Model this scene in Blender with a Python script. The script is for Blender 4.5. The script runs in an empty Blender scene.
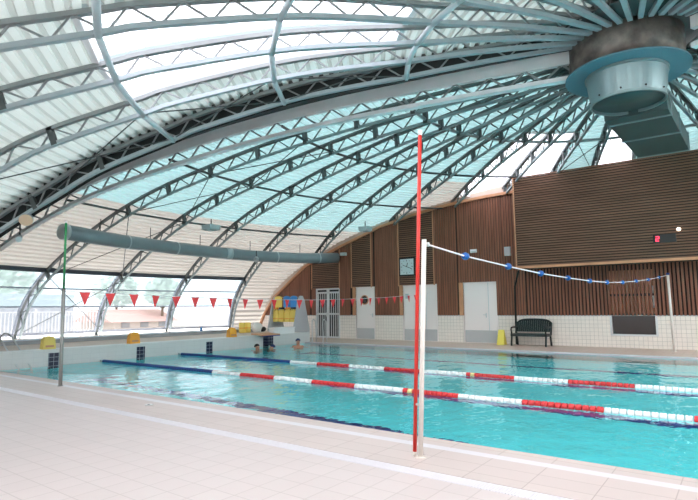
import bpy, math, random
from mathutils import Vector, Matrix
random.seed(4)
PI = math.pi
sc = bpy.context.scene
col = sc.collection
R = math.radians

# ------------------------------------------------------------------ helpers
def lin(c):
    return tuple(((v/255)/12.92 if v/255 <= .04045 else ((v/255+.055)/1.055)**2.4) for v in c)

class MB:
    def __init__(s): s.v = []; s.f = []; s.m = []; s.cm = 0; s.smooth = []
    def face(s, idx, smooth=False): s.f.append(idx); s.m.append(s.cm); s.smooth.append(smooth)
    def hexa(s, p):
        b = len(s.v); s.v += [tuple(q) for q in p]
        for f in ((0,3,2,1),(4,5,6,7),(0,1,5,4),(1,2,6,5),(2,3,7,6),(3,0,4,7)):
            s.face([b+i for i in f])
        return s
    def box(s, x0, x1, y0, y1, z0, z1):
        return s.hexa([(x0,y0,z0),(x1,y0,z0),(x1,y1,z0),(x0,y1,z0),(x0,y0,z1),(x1,y0,z1),(x1,y1,z1),(x0,y1,z1)])
    def bar(s, p, q, w, h=None, up=(0,0,1)):
        h = h or w; p = Vector(p); q = Vector(q); d = (q-p)
        if d.length < 1e-6: return s
        d.normalize(); u = Vector(up)
        if abs(d.dot(u)) > .98: u = Vector((1,0,0)) if abs(d.x) < .9 else Vector((0,1,0))
        a = d.cross(u).normalized()*w/2; b = a.cross(d).normalized()*h/2
        return s.hexa([p-a-b, p+a-b, q+a-b, q-a-b, p-a+b, p+a+b, q+a+b, q-a+b])
    def tube(s, pts, r, n=8, cap=True, closed=False):
        pts = [Vector(p) for p in pts]; rr = r if isinstance(r, (list, tuple)) else [r]*len(pts)
        b0 = len(s.v); prev = None; N = len(pts)
        for i, p in enumerate(pts):
            if closed: d = pts[(i+1) % N]-pts[i-1]
            else: d = pts[min(i+1, N-1)]-pts[max(i-1, 0)]
            d.normalize()
            if prev is None:
                u = Vector((0,0,1)) if abs(d.z) < .9 else Vector((1,0,0))
            else: u = prev
            a = d.cross(u).normalized(); c = a.cross(d).normalized(); prev = c
            for k in range(n):
                t = 2*PI*k/n; s.v.append(tuple(p+(a*math.cos(t)+c*math.sin(t))*rr[i]))
        for i in range(N if closed else N-1):
            j = (i+1) % N
            for k in range(n):
                k2 = (k+1) % n
                s.face([b0+i*n+k, b0+i*n+k2, b0+j*n+k2, b0+j*n+k], True)
        if cap and not closed:
            s.face([b0+k for k in range(n)][::-1]); s.face([b0+(N-1)*n+k for k in range(n)])
        return s
    def lathe(s, prof, c=(0,0,0), n=32, axis='z', smooth=True):
        b = len(s.v)
        for (r, h) in prof:
            for k in range(n):
                t = 2*PI*k/n; a, d = r*math.cos(t), r*math.sin(t)
                if axis == 'z': s.v.append((c[0]+a, c[1]+d, c[2]+h))
                elif axis == 'x': s.v.append((c[0]+h, c[1]+a, c[2]+d))
                else: s.v.append((c[0]+a, c[1]+h, c[2]+d))
        for i in range(len(prof)-1):
            for k in range(n):
                k2 = (k+1) % n
                s.face([b+i*n+k, b+i*n+k2, b+(i+1)*n+k2, b+(i+1)*n+k], smooth)
        if prof[0][0] > 1e-5: s.face([b+k for k in range(n)][::-1])
        if prof[-1][0] > 1e-5: s.face([b+(len(prof)-1)*n+k for k in range(n)])
        return s
    def prism(s, poly, axis, a0, a1):
        """poly of 2D points extruded along axis between a0 and a1"""
        b = len(s.v); n = len(poly)
        for a in (a0, a1):
            for (p, q) in poly:
                s.v.append({'x': (a,p,q), 'y': (p,a,q), 'z': (p,q,a)}[axis])
        s.face(list(range(b, b+n))[::-1]); s.face(list(range(b+n, b+2*n)))
        for i in range(n):
            j = (i+1) % n; s.face([b+i, b+j, b+n+j, b+n+i])
        return s
    def ball(s, c, rx, ry=None, rz=None, n=16, m=10):
        ry = ry or rx; rz = rz or rx; b = len(s.v)
        for i in range(m+1):
            t = PI*i/m
            for k in range(n):
                a = 2*PI*k/n
                s.v.append((c[0]+rx*math.sin(t)*math.cos(a), c[1]+ry*math.sin(t)*math.sin(a), c[2]+rz*math.cos(t)))
        for i in range(m):
            for k in range(n):
                k2 = (k+1) % n; s.face([b+i*n+k, b+(i+1)*n+k, b+(i+1)*n+k2, b+i*n+k2], True)
        return s
    def mesh(s, name, mats):
        me = bpy.data.meshes.new(name); me.from_pydata(s.v, [], s.f)
        for m in (mats if isinstance(mats, (list, tuple)) else [mats]): me.materials.append(m)
        me.polygons.foreach_set('material_index', s.m); me.polygons.foreach_set('use_smooth', s.smooth)
        me.validate(); me.update()
        return me
    def build(s, name, mats, parent=None, world=True):
        me = s.mesh(name, mats); o = bpy.data.objects.new(name, me); col.objects.link(o)
        if parent is not None:
            o.parent = parent
            if world: o.matrix_parent_inverse = mat_of(parent).inverted()
        return o

def mat_of(o):
    m = Matrix.Translation(o.location) @ o.rotation_euler.to_matrix().to_4x4()
    if o.parent: m = mat_of(o.parent) @ o.matrix_parent_inverse @ m
    return m
def tag(o, label=None, cat=None, group=None, kind=None):
    if label: o['label'] = label
    if cat: o['category'] = cat
    if group: o['group'] = group
    if kind: o['kind'] = kind
    return o
def thing(name, label, cat, loc=(0,0,0), rz=0, group=None):
    o = bpy.data.objects.new(name, None); col.objects.link(o); o.empty_display_size = .1
    o.location = loc; o.rotation_euler = (0, 0, rz)
    return tag(o, label, cat, group)
def struct(mb, name, mats): return tag(mb.build(name, mats), kind='structure')

# ------------------------------------------------------------------ materials
def pm(name, rgb, rough=.6, metal=0, noise=0, nscale=8, bump=0, coat=0, spec=.5):
    m = bpy.data.materials.new(name); m.use_nodes = True
    nt = m.node_tree; b = nt.nodes['Principled BSDF']; c = lin(rgb)
    b.inputs['Base Color'].default_value = (*c, 1); b.inputs['Roughness'].default_value = rough
    b.inputs['Metallic'].default_value = metal; b.inputs['Specular IOR Level'].default_value = spec
    if coat: b.inputs['Coat Weight'].default_value = coat
    if noise or bump:
        tc = nt.nodes.new('ShaderNodeTexCoord'); n = nt.nodes.new('ShaderNodeTexNoise')
        n.inputs['Scale'].default_value = nscale; n.inputs['Detail'].default_value = 5
        nt.links.new(tc.outputs['Object'], n.inputs['Vector'])
        if noise:
            r = nt.nodes.new('ShaderNodeMapRange'); r.inputs[1].default_value = .3; r.inputs[2].default_value = .7
            r.inputs[3].default_value = 1-noise; r.inputs[4].default_value = 1+noise
            nt.links.new(n.outputs['Fac'], r.inputs[0])
            mx = nt.nodes.new('ShaderNodeVectorMath'); mx.operation = 'SCALE'
            mx.inputs[0].default_value = c; nt.links.new(r.outputs[0], mx.inputs['Scale'])
            nt.links.new(mx.outputs[0], b.inputs['Base Color'])
        if bump:
            bp = nt.nodes.new('ShaderNodeBump'); bp.inputs['Strength'].default_value = bump; bp.inputs['Distance'].default_value = .02
            nt.links.new(n.outputs['Fac'], bp.inputs['Height']); nt.links.new(bp.outputs[0], b.inputs['Normal'])
    return m

def tilemat(name, rgb, grout, sx, sy, axes='xy', line=.008, rough=.35, var=.04, ox=0, oy=0, spec=.5):
    """square tiles with grout lines, laid out in object space"""
    m = bpy.data.materials.new(name); m.use_nodes = True
    nt = m.node_tree; N = nt.nodes; L = nt.links; b = N['Principled BSDF']
    b.inputs['Roughness'].default_value = rough; b.inputs['Specular IOR Level'].default_value = spec
    tc = N.new('ShaderNodeTexCoord'); sp = N.new('ShaderNodeSeparateXYZ'); L.new(tc.outputs['Object'], sp.inputs[0])
    outs = {'x': 0, 'y': 1, 'z': 2}; ms = []; cells = []
    for a, s_, o_ in ((axes[0], sx, ox), (axes[1], sy, oy)):
        ad = N.new('ShaderNodeMath'); ad.operation = 'SUBTRACT'; ad.inputs[1].default_value = o_; L.new(sp.outputs[outs[a]], ad.inputs[0])
        d = N.new('ShaderNodeMath'); d.operation = 'DIVIDE'; d.inputs[1].default_value = s_; L.new(ad.outputs[0], d.inputs[0])
        fr = N.new('ShaderNodeMath'); fr.operation = 'FRACT'; L.new(d.outputs[0], fr.inputs[0])
        fl = N.new('ShaderNodeMath'); fl.operation = 'FLOOR'; L.new(d.outputs[0], fl.inputs[0]); cells.append(fl)
        c5 = N.new('ShaderNodeMath'); c5.operation = 'SUBTRACT'; c5.inputs[1].default_value = .5; L.new(fr.outputs[0], c5.inputs[0])
        ab = N.new('ShaderNodeMath'); ab.operation = 'ABSOLUTE'; L.new(c5.outputs[0], ab.inputs[0])
        gt = N.new('ShaderNodeMath'); gt.operation = 'GREATER_THAN'; gt.inputs[1].default_value = .5-line/s_/2; L.new(ab.outputs[0], gt.inputs[0]); ms.append(gt)
    mxm = N.new('ShaderNodeMath'); mxm.operation = 'MAXIMUM'; L.new(ms[0].outputs[0], mxm.inputs[0]); L.new(ms[1].outputs[0], mxm.inputs[1])
    cb = N.new('ShaderNodeCombineXYZ'); L.new(cells[0].outputs[0], cb.inputs[0]); L.new(cells[1].outputs[0], cb.inputs[1])
    wn = N.new('ShaderNodeTexWhiteNoise'); L.new(cb.outputs[0], wn.inputs['Vector'])
    mr = N.new('ShaderNodeMapRange'); mr.inputs[3].default_value = 1-var; mr.inputs[4].default_value = 1+var; L.new(wn.outputs['Value'], mr.inputs[0])
    vs = N.new('ShaderNodeVectorMath'); vs.operation = 'SCALE'; vs.inputs[0].default_value = lin(rgb); L.new(mr.outputs[0], vs.inputs['Scale'])
    mix = N.new('ShaderNodeMix'); mix.data_type = 'RGBA'
    L.new(mxm.outputs[0], mix.inputs['Factor']); L.new(vs.outputs[0], mix.inputs[6]); mix.inputs[7].default_value = (*lin(grout), 1)
    L.new(mix.outputs[2], b.inputs['Base Color'])
    bp = N.new('ShaderNodeBump'); bp.inputs['Strength'].default_value = .25; bp.inputs['Distance'].default_value = .004; bp.invert = True
    L.new(mxm.outputs[0], bp.inputs['Height']); L.new(bp.outputs[0], b.inputs['Normal'])
    return m

def woodmat(name, rgb, axis, var=.35):
    """timber whose tone changes from board to board and streaks along the grain"""
    m = bpy.data.materials.new(name); m.use_nodes = True
    nt = m.node_tree; N = nt.nodes; L = nt.links; b = N['Principled BSDF']; b.inputs['Roughness'].default_value = .55
    tc = N.new('ShaderNodeTexCoord'); mp = N.new('ShaderNodeMapping')
    mp.inputs['Scale'].default_value = {'x': (.5, 12, 12), 'z': (12, 12, .5)}[axis]
    L.new(tc.outputs['Object'], mp.inputs[0]); n = N.new('ShaderNodeTexNoise'); n.inputs['Scale'].default_value = 1.3; n.inputs['Detail'].default_value = 4
    L.new(mp.outputs[0], n.inputs['Vector'])
    mr = N.new('ShaderNodeMapRange'); mr.inputs[1].default_value = .3; mr.inputs[2].default_value = .7
    mr.inputs[3].default_value = 1-var; mr.inputs[4].default_value = 1+var; L.new(n.outputs['Fac'], mr.inputs[0])
    vs = N.new('ShaderNodeVectorMath'); vs.operation = 'SCALE'; vs.inputs[0].default_value = lin(rgb); L.new(mr.outputs[0], vs.inputs['Scale'])
    L.new(vs.outputs[0], b.inputs['Base Color'])
    return m

def panelmat(name, diff, trans, fac):
    m = bpy.data.materials.new(name); m.use_nodes = True
    nt = m.node_tree; N = nt.nodes; L = nt.links; N.remove(N['Principled BSDF'])
    d = N.new('ShaderNodeBsdfDiffuse'); d.inputs[0].default_value = (*lin(diff), 1)
    t = N.new('ShaderNodeBsdfTranslucent'); t.inputs[0].default_value = (*lin(trans), 1)
    mx = N.new('ShaderNodeMixShader'); mx.inputs[0].default_value = fac
    L.new(d.outputs[0], mx.inputs[1]); L.new(t.outputs[0], mx.inputs[2]); L.new(mx.outputs[0], N['Material Output'].inputs[0])
    return m

def glassmat(name, tint=(255,255,255), haze=0., gloss=.08):
    m = bpy.data.materials.new(name); m.use_nodes = True
    nt = m.node_tree; N = nt.nodes; L = nt.links; N.remove(N['Principled BSDF'])
    t = N.new('ShaderNodeBsdfTransparent'); t.inputs[0].default_value = (*lin(tint), 1)
    g = N.new('ShaderNodeBsdfGlossy'); g.inputs['Roughness'].default_value = .03
    mx = N.new('ShaderNodeMixShader'); mx.inputs[0].default_value = gloss
    L.new(t.outputs[0], mx.inputs[1]); L.new(g.outputs[0], mx.inputs[2]); out = mx
    if haze:
        tr = N.new('ShaderNodeBsdfTranslucent'); tr.inputs[0].default_value = (*lin(tint), 1)
        m2 = N.new('ShaderNodeMixShader'); m2.inputs[0].default_value = haze
        L.new(mx.outputs[0], m2.inputs[1]); L.new(tr.outputs[0], m2.inputs[2]); out = m2
    L.new(out.outputs[0], N['Material Output'].inputs[0])
    return m

def emis(name, rgb, s):
    m = bpy.data.materials.new(name); m.use_nodes = True; b = m.node_tree.nodes['Principled BSDF']
    b.inputs['Base Color'].default_value = (*lin(rgb), 1)
    b.inputs['Emission Color'].default_value = (*lin(rgb), 1); b.inputs['Emission Strength'].default_value = s
    return m

M = {
 'deck': tilemat('deck_tile', (194,182,180), (176,164,161), .24, .24, 'xy', .009, .38, .02, 0, .115),
 'deck2': tilemat('edge_tile', (194,180,176), (164,150,145), .48, .245, 'xy', .008, .4, .02, 0, 4.51),
 'fardeck': tilemat('far_deck_tile', (204,182,168), (172,154,142), .24, .24, 'xy', .008, .45, .03),
 'coping': pm('white_coping', (208,204,209), .35, noise=.02),
 'ledge': pm('ledge_concrete', (208,190,176), .6, noise=.06, nscale=3),
 'endwall': tilemat('white_end_wall_tile', (214,214,212), (196,196,196), .24, .12, 'yz', .004, .3, .015),
 'band': pm('grey_upstand', (168,172,176), .6, noise=.06, nscale=2),
 'bandtop': pm('upstand_cap', (205,215,228), .4),
 'basin': tilemat('basin_tile', (104,248,255), (90,238,253), .25, .25, 'xy', .01, .4, .02),
 'basin_w': tilemat('basin_wall_tile', (104,248,255), (90,238,253), .25, .25, 'xz', .01, .4, .02),
 'navy': pm('navy_tile', (14,62,140), .4, noise=.1, nscale=4),
 'navytile': tilemat('navy_wall_tile', (18,28,60), (170,185,195), .12, .11, 'yz', .008, .3, .05, 0, .33),
 'walltile': tilemat('cream_wall_tile', (246,236,226), (194,186,178), .13, .13, 'xz', .008, .35, .025),
 'woodv': woodmat('vertical_batten_wood', (142,92,70), 'z', .3),
 'woodh': woodmat('horizontal_batten_wood', (128,94,73), 'x', .3),
 'woodback': pm('dark_backing', (56,42,36), .8),
 'tan': pm('tan_wood_trim', (206,150,112), .5, noise=.1, nscale=3),
 'door': pm('white_door', (250,240,236), .4),
 'kick': pm('grey_kick_plate', (198,196,196), .35),
 'dark': pm('dark_void', (28,34,38), .4),
 'whitemetal': pm('white_metal', (225,226,226), .4),
 'steel': pm('galvanised_steel', (150,154,154), .5, .25, noise=.1, nscale=3),
 'steelL': pm('light_steel', (174,184,188), .45, .2, noise=.05, nscale=3),
 'steelW': pm('white_tie_steel', (205,216,220), .4, .1),
 'steelF': pm('grey_steel', (96,104,104), .5, .25, noise=.1, nscale=3),
 'steelG': pm('mid_grey_steel', (138,152,154), .5, .2, noise=.06, nscale=3),
 'steelD': pm('dark_steel', (84,90,90), .55, .2),
 'rubber': pm('dark_seal_sheet', (40,44,44), .7),
 'seam': pm('pale_seam_plate', (242,242,242), .55, .0, noise=.08, nscale=1.5),
 'ringsteel': pm('mottled_zinc', (112,104,98), .5, .3, noise=.6, nscale=3.5),
 'blue_disc': pm('blue_grey_paint', (88,132,146), .5),
 'drum': pm('duct_zinc', (138,158,160), .38, .55, noise=.06, nscale=2),
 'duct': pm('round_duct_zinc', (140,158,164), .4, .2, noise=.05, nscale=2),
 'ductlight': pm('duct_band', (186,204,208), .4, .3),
 'ductdark': pm('unlit_duct_underside', (70,88,88), .5, .3),  # dark of the unlit underside put into the duct colour
 'chrome': pm('stainless', (212,214,214), .32, .5),
 'grey_rack': pm('grey_rack_plastic', (186,188,192), .5),
 'red': pm('red_paint', (214,44,34), .4),
 'flag': pm('red_pennant', (226,66,70), .6),
 'white': pm('white_plastic', (240,240,240), .45),
 'pole': pm('white_pole', (226,216,208), .35),
 'green': pm('green_paint', (40,140,84), .4),
 'greypole': pm('grey_metal_pole', (160,160,156), .35, .5),
 'blueball': pm('blue_float', (16,84,158), .4),
 'ropeblue': pm('blue_lane_float', (20,62,130), .45),
 'ropered': pm('red_lane_float', (214,48,52), .45),
 'ropeyellow': pm('yellow_lane_float', (240,215,150), .45),
 'cord': pm('cord', (225,220,222), .6),
 'black': pm('black_plastic', (24,28,28), .4),
 'bench': pm('dark_green_bench', (28,38,36), .35),
 'yellow': pm('yellow_plastic', (240,222,100), .5),
 'yellowpale': pm('pale_yellow_plastic', (232,208,110), .5),
 'orange': pm('orange_plastic', (250,172,60), .5),
 'lifeyellow': pm('yellow_vest', (255,222,110), .6),
 'boardblue': pm('blue_board', (60,150,225), .5),
 'skin': pm('skin', (205,150,125), .5),
 'hair': pm('dark_hair', (30,24,24), .6),
 'cap': pm('navy_cap', (16,32,86), .35),
 'clockface': pm('clock_face', (205,222,222), .3),
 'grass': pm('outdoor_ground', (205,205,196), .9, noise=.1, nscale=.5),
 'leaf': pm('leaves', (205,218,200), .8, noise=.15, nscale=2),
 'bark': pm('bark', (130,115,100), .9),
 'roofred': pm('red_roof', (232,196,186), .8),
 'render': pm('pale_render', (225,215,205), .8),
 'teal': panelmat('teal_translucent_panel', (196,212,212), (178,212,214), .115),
 'teal2': panelmat('teal_crest_shade', (170,186,186), (160,190,190), .09),  # crest copy of teal, darkened to paint the corrugation's shade stripes
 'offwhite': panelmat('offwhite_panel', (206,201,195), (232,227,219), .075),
 'offwhite2': panelmat('offwhite_crest_shade', (166,163,159), (196,192,186), .045),  # off-white crests darkened likewise, shade as colour
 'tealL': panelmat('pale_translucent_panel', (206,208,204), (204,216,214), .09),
 'tealL2': panelmat('pale_crest_shade', (184,186,182), (182,192,190), .07),  # pale crests with the corrugation shade coloured in
 'glass': glassmat('clear_glass', (120,122,125), 0, .04),
 'glasstint': glassmat('hazy_glass', (106,116,119), .3, .04),
 'skylight': glassmat('added_skylight_sheet', (255,255,255), .2, .03),  # clear sheet for the unseen skylights added for extra daylight
 'skydimmed': glassmat('dimmed_skylight_sheet', (168,168,174), .25, .03),  # tint dims the sky in the visible skylights so truss edges hold
 'roomglass': pm('reflecting_dark_glass', (66,56,54), .1),
 'warmglass': pm('warm_lit_inner_panel', (190,130,98), .3, noise=.25, nscale=2),  # lit room behind the battens painted as a warm pane colour
 'frame': pm('window_frame_grey', (150,158,172), .4, .2),
 'framedark': pm('window_head_dark', (70,80,92), .4, .2),
 'led': emis('red_led', (255,60,90), 2.5),
 'lampglass': pm('lamp_glass', (225,196,165), .3),
 'lampon': emis('small_white_lamp', (255,245,225), 3),
 'pale': pm('pale_grey_box', (190,202,204), .5),
}

# ------------------------------------------------------------------ camera
PITCH, ROLL, YAW, FPX, H = 0.10882856, -0.00996145, 0.93300081, 527.2137, 1.401163
fw = Vector((-math.cos(YAW), math.sin(YAW), 0)); rt = Vector((fw.y, -fw.x, 0)); up = Vector((0,0,1))
F = fw*math.cos(PITCH)+up*math.sin(PITCH); U = -fw*math.sin(PITCH)+up*math.cos(PITCH)
RR = rt*math.cos(ROLL)+U*math.sin(ROLL); UU = -rt*math.sin(ROLL)+U*math.cos(ROLL)
cd = bpy.data.cameras.new('camera'); cam = bpy.data.objects.new('camera', cd); col.objects.link(cam)
mw = Matrix((RR, UU, -F)).transposed().to_4x4(); mw.translation = (0, 0, H); cam.matrix_world = mw
cd.sensor_width = 36; cd.lens = FPX*36/698; cd.clip_start = .05; cd.clip_end = 400
sc.camera = cam

# ------------------------------------------------------------------ world
w = bpy.data.worlds.new('overcast_sky'); sc.world = w; w.use_nodes = True
bg = w.node_tree.nodes['Background']; bg.inputs[0].default_value = (1, .982, 1, 1); bg.inputs[1].default_value = 9.8
sc.view_settings.view_transform = 'Standard'; sc.view_settings.look = 'None'; sc.view_settings.gamma = 1
sc.view_settings.exposure = 0.0

# ------------------------------------------------------------------ floor, pool, ledge
XE = -14.226; YN = 5.11; YF = 16.16; YW = 19.0857; XR = 10.9
DZ = .03
struct(MB().box(-13.2, 16, -7, 3.92, -.3, DZ), 'floor', M['deck'])
struct(MB().box(XE-3, XE+.0, 2.2, 4.9, -.3, DZ-.004), 'floor', M['deck'])
g = MB().box(-13.2, 16, 3.92, 4.10, -.3, DZ-.004)
struct(g, 'trim_1', M['coping'])
g = MB()
for i in range(620):
    x = -13.2+i*.024
    g.box(x, x+.013, 3.935, 4.085, DZ-.004, DZ)
struct(g, 'trim_2', M['coping'])
struct(MB().box(-13.2, 16, 4.10, 4.75, -.3, DZ), 'floor', M['deck2'])
struct(MB().box(XE, -13.2, 2.2, 4.75, -.3, DZ), 'floor', M['deck'])
struct(MB().box(XE, 16, 4.75, 4.87, -.3, DZ), 'trim_3', M['coping'])
struct(MB().box(XE, 16, 4.87, YN, -1.7, DZ), 'trim_4', M['deck2'])
struct(MB().box(-19.9, 16, YF+.28, YW+.3, -.3, DZ), 'floor', M['fardeck'])
struct(MB().box(XE, XR, YF, YF+.28, -1.7, DZ+.01), 'trim_5', M['coping'])
struct(MB().box(XR, 16, YN, YF, -.3, DZ), 'floor', M['deck'])
b = MB(); b.box(XE, XR, YN, YF, -1.72, -1.45)
struct(b, 'floor', M['basin'])
b = MB(); b.box(XE-.1, XR, YN-.02, YN, -1.7, -.005); b.box(XE-.1, XR, YF, YF+.02, -1.7, -.005); b.box(XR-.02, XR, YN, YF, -1.7, -.005)
struct(b, 'wall_basin', M['basin_w'])
struct(MB().box(XE-.3, XE, YN-2.6, YF+.05, -1.7, -.005), 'wall_basin_end', M['basin_w'])
# lane lines on the pool bottom
for i, y in enumerate((6.48, 8.98, 11.48, 13.98)):
    b = MB().box(XE+2, XR-2, y-.14, y+.14, -1.45, -1.446); b.box(XE+2, XE+2.25, y-.5, y+.5, -1.45, -1.4455)
    o = b.build('lane_line', M['navy'])
    tag(o, ('navy tiled lane line on pool bottom, nearest the near deck', 'navy tiled lane line on pool bottom below the nearer lane rope',
            'navy tiled lane line on pool bottom below the farther lane rope', 'thin navy lane line on pool bottom nearest the far wooden wall')[i], 'lane line', 'lane lines on the pool bottom')
# water
wm = bpy.data.materials.new('pool_water'); wm.use_nodes = True
nt = wm.node_tree; N = nt.nodes; L = nt.links; N.remove(N['Principled BSDF'])
gl = N.new('ShaderNodeBsdfGlass'); gl.inputs['IOR'].default_value = 1.33; gl.inputs['Roughness'].default_value = .0
gl.inputs[0].default_value = (.97, 1, 1, 1)
tc = N.new('ShaderNodeTexCoord'); n1 = N.new('ShaderNodeTexNoise'); n1.inputs['Scale'].default_value = 2.2; n1.inputs['Detail'].default_value = 3
n1.inputs['Roughness'].default_value = .55
mp = N.new('ShaderNodeMapping'); mp.inputs['Scale'].default_value = (1.0, .75, 1); mp.inputs['Rotation'].default_value = (0, 0, .5)
L.new(tc.outputs['Object'], mp.inputs[0]); L.new(mp.outputs[0], n1.inputs['Vector'])
bp = N.new('ShaderNodeBump'); bp.inputs['Strength'].default_value = .55; bp.inputs['Distance'].default_value = .05
L.new(n1.outputs['Fac'], bp.inputs['Height']); L.new(bp.outputs[0], gl.inputs['Normal']); L.new(gl.outputs[0], N['Material Output'].inputs[0])
b = MB(); b.v = [(XE,YN,0),(XR,YN,0),(XR,YF,0),(XE,YF,0)]; b.face([0,1,2,3])
o = b.build('pool_water', wm); tag(o, 'clear turquoise rippled water filling the swimming pool', 'water', kind='stuff')
# end wall, raised ledge and low upstand
struct(MB().box(XE-.35, XE, 2.2, YF+.3, -.005, .425), 'wall_pool_end', M['endwall'])
struct(MB().box(-20.6, XE-.35, -3, YF+.3, -.3, .42), 'floor_ledge', M['ledge'])
b = MB().box(-17.1, -16.9, -2, 16.44, .42, .53)
o = struct(b, 'trim_6', M['band'])
struct(MB().box(-17.14, -16.87, -2, 16.44, .53, .56), 'trim_7', M['bandtop'])
for i, y in enumerate((6.48, 8.92, 11.4, 13.98)):
    b = MB().box(XE, XE+.012, y-.13, y+.13, -.6, .33)
    o = b.build('lane_marker', M['navytile'])
    tag(o, 'two wide dark navy tiles marking '+('the lane next to the left pole','the second lane from the near deck','the third lane on the white end wall','the lane under the orange-topped start block')[i], 'lane marker', 'lane markers on the end wall')

# ------------------------------------------------------------------ dome
CX, CY = -1.3152, 11.5336; PH = 189.08161
AX = (-1.549, 11.502)
fixed = [(20.25,.2),(20.05,.75),(19.85,1.35),(19.35,2.0),(18.56,2.66),(17.4,3.35),(16.09,4.0),(14.56,4.60),(12.9,5.07),(11.12,5.43),(9.5,5.72),(7.84,5.94),(6.3,6.10),(4.78,6.2),(2.9,6.30),(1.06,6.37)]
mova = [(16.35,.2),(16.15,.95),(15.75,1.6),(15.1,2.3),(14.3,2.95),(13.3,3.55),(12.5,3.98),(11.5,4.52),(9.76,5.14),(9.15,5.36),(7.25,5.84),(6.0,6.05),(4.61,6.22),(2.9,6.45),(1.06,6.62)]
def smooth(p, n=4):
    out = []
    for i in range(len(p)-1):
        p0 = p[max(i-1,0)]; p1 = p[i]; p2 = p[i+1]; p3 = p[min(i+2,len(p)-1)]
        for k in range(n):
            t = k/n
            out.append(tuple(.5*((2*p1[j])+(-p0[j]+p2[j])*t+(2*p0[j]-5*p1[j]+4*p2[j]-p3[j])*t*t+(-p0[j]+3*p1[j]-3*p2[j]+p3[j])*t**3) for j in (0,1)))
    out.append(p[-1]); return out
class Prof:
    def __init__(s, pts):
        s.p = smooth(pts); s.l = [0]
        for a, b_ in zip(s.p, s.p[1:]): s.l.append(s.l[-1]+math.hypot(b_[0]-a[0], b_[1]-a[1]))
    def at(s, t):
        t = min(max(t, 0), s.l[-1]); i = 0
        while i < len(s.l)-2 and s.l[i+1] < t: i += 1
        u = (t-s.l[i])/(s.l[i+1]-s.l[i]); a, b_ = s.p[i], s.p[i+1]
        d = (b_[0]-a[0], b_[1]-a[1]); n = math.hypot(*d)
        return a[0]+d[0]*u, a[1]+d[1]*u, d[1]/n, -d[0]/n     # outward normal (r,z)
    def len_at_r(s, r):
        lo, hi = 0, s.l[-1]
        for _ in range(40):
            m_ = (lo+hi)/2
            if s.at(m_)[0] > r: lo = m_
            else: hi = m_
        return lo
    def off(s, t, d):
        r, z, nr, nz = s.at(t); return r+nr*d, z+nz*d
PF = Prof(fixed); PM = Prof(mova)
def ang(k): return R(PH-9*k)
MA0 = 208.97
def mang(j): return R(MA0+9*j)
def P3(a, r, z): return (CX+r*math.cos(a), CY+r*math.sin(a), z)

def truss_meshes(P, lo, hi, top_w, t0=0, nodes=()):
    """one radial lattice truss in its own frame: x = radius, z = height"""
    top = MB(); bot = MB(); lat = MB(); Lt = P.l[-1]
    n = 60; ts = [t0+(Lt-t0)*i/n for i in range(n+1)]
    for a, c in zip(ts, ts[1:]):
        p = P.off(a, hi); q = P.off(c, hi); top.bar((p[0],0,p[1]), (q[0],0,q[1]), top_w, .075, (0,1,0)) if 0 else top.bar((p[0],0,p[1]), (q[0],0,q[1]), top_w, .07)
        p = P.off(a, lo); q = P.off(c, lo); bot.bar((p[0],0,p[1]), (q[0],0,q[1]), .07 if P is PF else .09, .06 if P is PF else .075)
    m_ = int((Lt-t0)/.36); m_ += m_ % 2
    for i in range(m_):
        a = t0+(Lt-t0)*i/m_; c = t0+(Lt-t0)*(i+1)/m_
        p = P.off(a, lo if i % 2 == 0 else hi); q = P.off(c, hi if i % 2 == 0 else lo)
        lat.bar((p[0],0,p[1]), (q[0],0,q[1]), .028)
    return top, bot, lat
def plate_mesh(P, t, lo, hi):
    p = P.off(t, lo-.03); q = P.off(t, hi+.03); return MB().bar((p[0],0,p[1]), (q[0],0,q[1]), .1, .11)

FT = PF.len_at_r
nodesF = [18.56, 16.5, 14.56, 12.8, 11.12, 9.4, 7.84, 6.3, 4.78]
nodesM = [13.0, 11.4]
ft, fb, fl = [m_.mesh(n_, mt) for m_, n_, mt in zip(truss_meshes(PF, -.17, .16, .1), ('top_chord','bottom_chord','lattice'), (M['steelF'], M['steelG'], M['steelF']))]  # top chord darker than bottom chord: underside shade put into the steel colour
mt_, mb_, ml_ = [m_.mesh(n_, mt) for m_, n_, mt in zip(truss_meshes(PM, 0, .31, .1), ('top_chord','bottom_chord','lattice'), (M['steel'], M['steelL'], M['steel']))]  # top chord again coloured darker than the bottom for its shade
fplates = [plate_mesh(PF, FT(r), -.17, .16).mesh('node_plate', M['steelD']) for r in nodesF]
mplates = [plate_mesh(PM, PM.len_at_r(r), 0, .31).mesh('node_plate', M['steelD']) for r in nodesM]
ordn = ['first','second','third','fourth','fifth','sixth','seventh','eighth','ninth','tenth','eleventh','twelfth','thirteenth','fourteenth','fifteenth',
        'sixteenth','seventeenth','eighteenth','nineteenth','twentieth','twenty-first','twenty-second','twenty-third','twenty-fourth','twenty-fifth','twenty-sixth']
def link(me, name, parent):
    o = bpy.data.objects.new(name, me); col.objects.link(o); o.parent = parent; return o
fixed_labels = {
 -1: 'thick pale edge truss with solid top plate, crossing from lower left to hub',
 0: 'lattice roof truss landing at the leftmost window, next below the pale edge beam',
 1: 'grey lattice roof truss landing between second and third window of the left row',
 2: 'grey lattice roof truss landing between the last two windows on the left',
 3: 'grey lattice roof truss landing at the right end of the window row',
 4: 'grey lattice roof truss reaching the wooden wall just above the round duct end',
 5: 'grey lattice roof truss reaching the sloping wood trim above the red pole',
 6: 'lattice roof truss along the left edge of the bright opening above the wooden wall',
 7: 'grey lattice roof truss between the two bright bays above the raised wooden wall',
 8: 'grey lattice roof truss at the right side of the two bright bays',
 9: 'grey lattice roof truss just left of the bright bay beside the square duct',
 10: 'grey lattice roof truss mostly hidden behind the square duct'}
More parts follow.
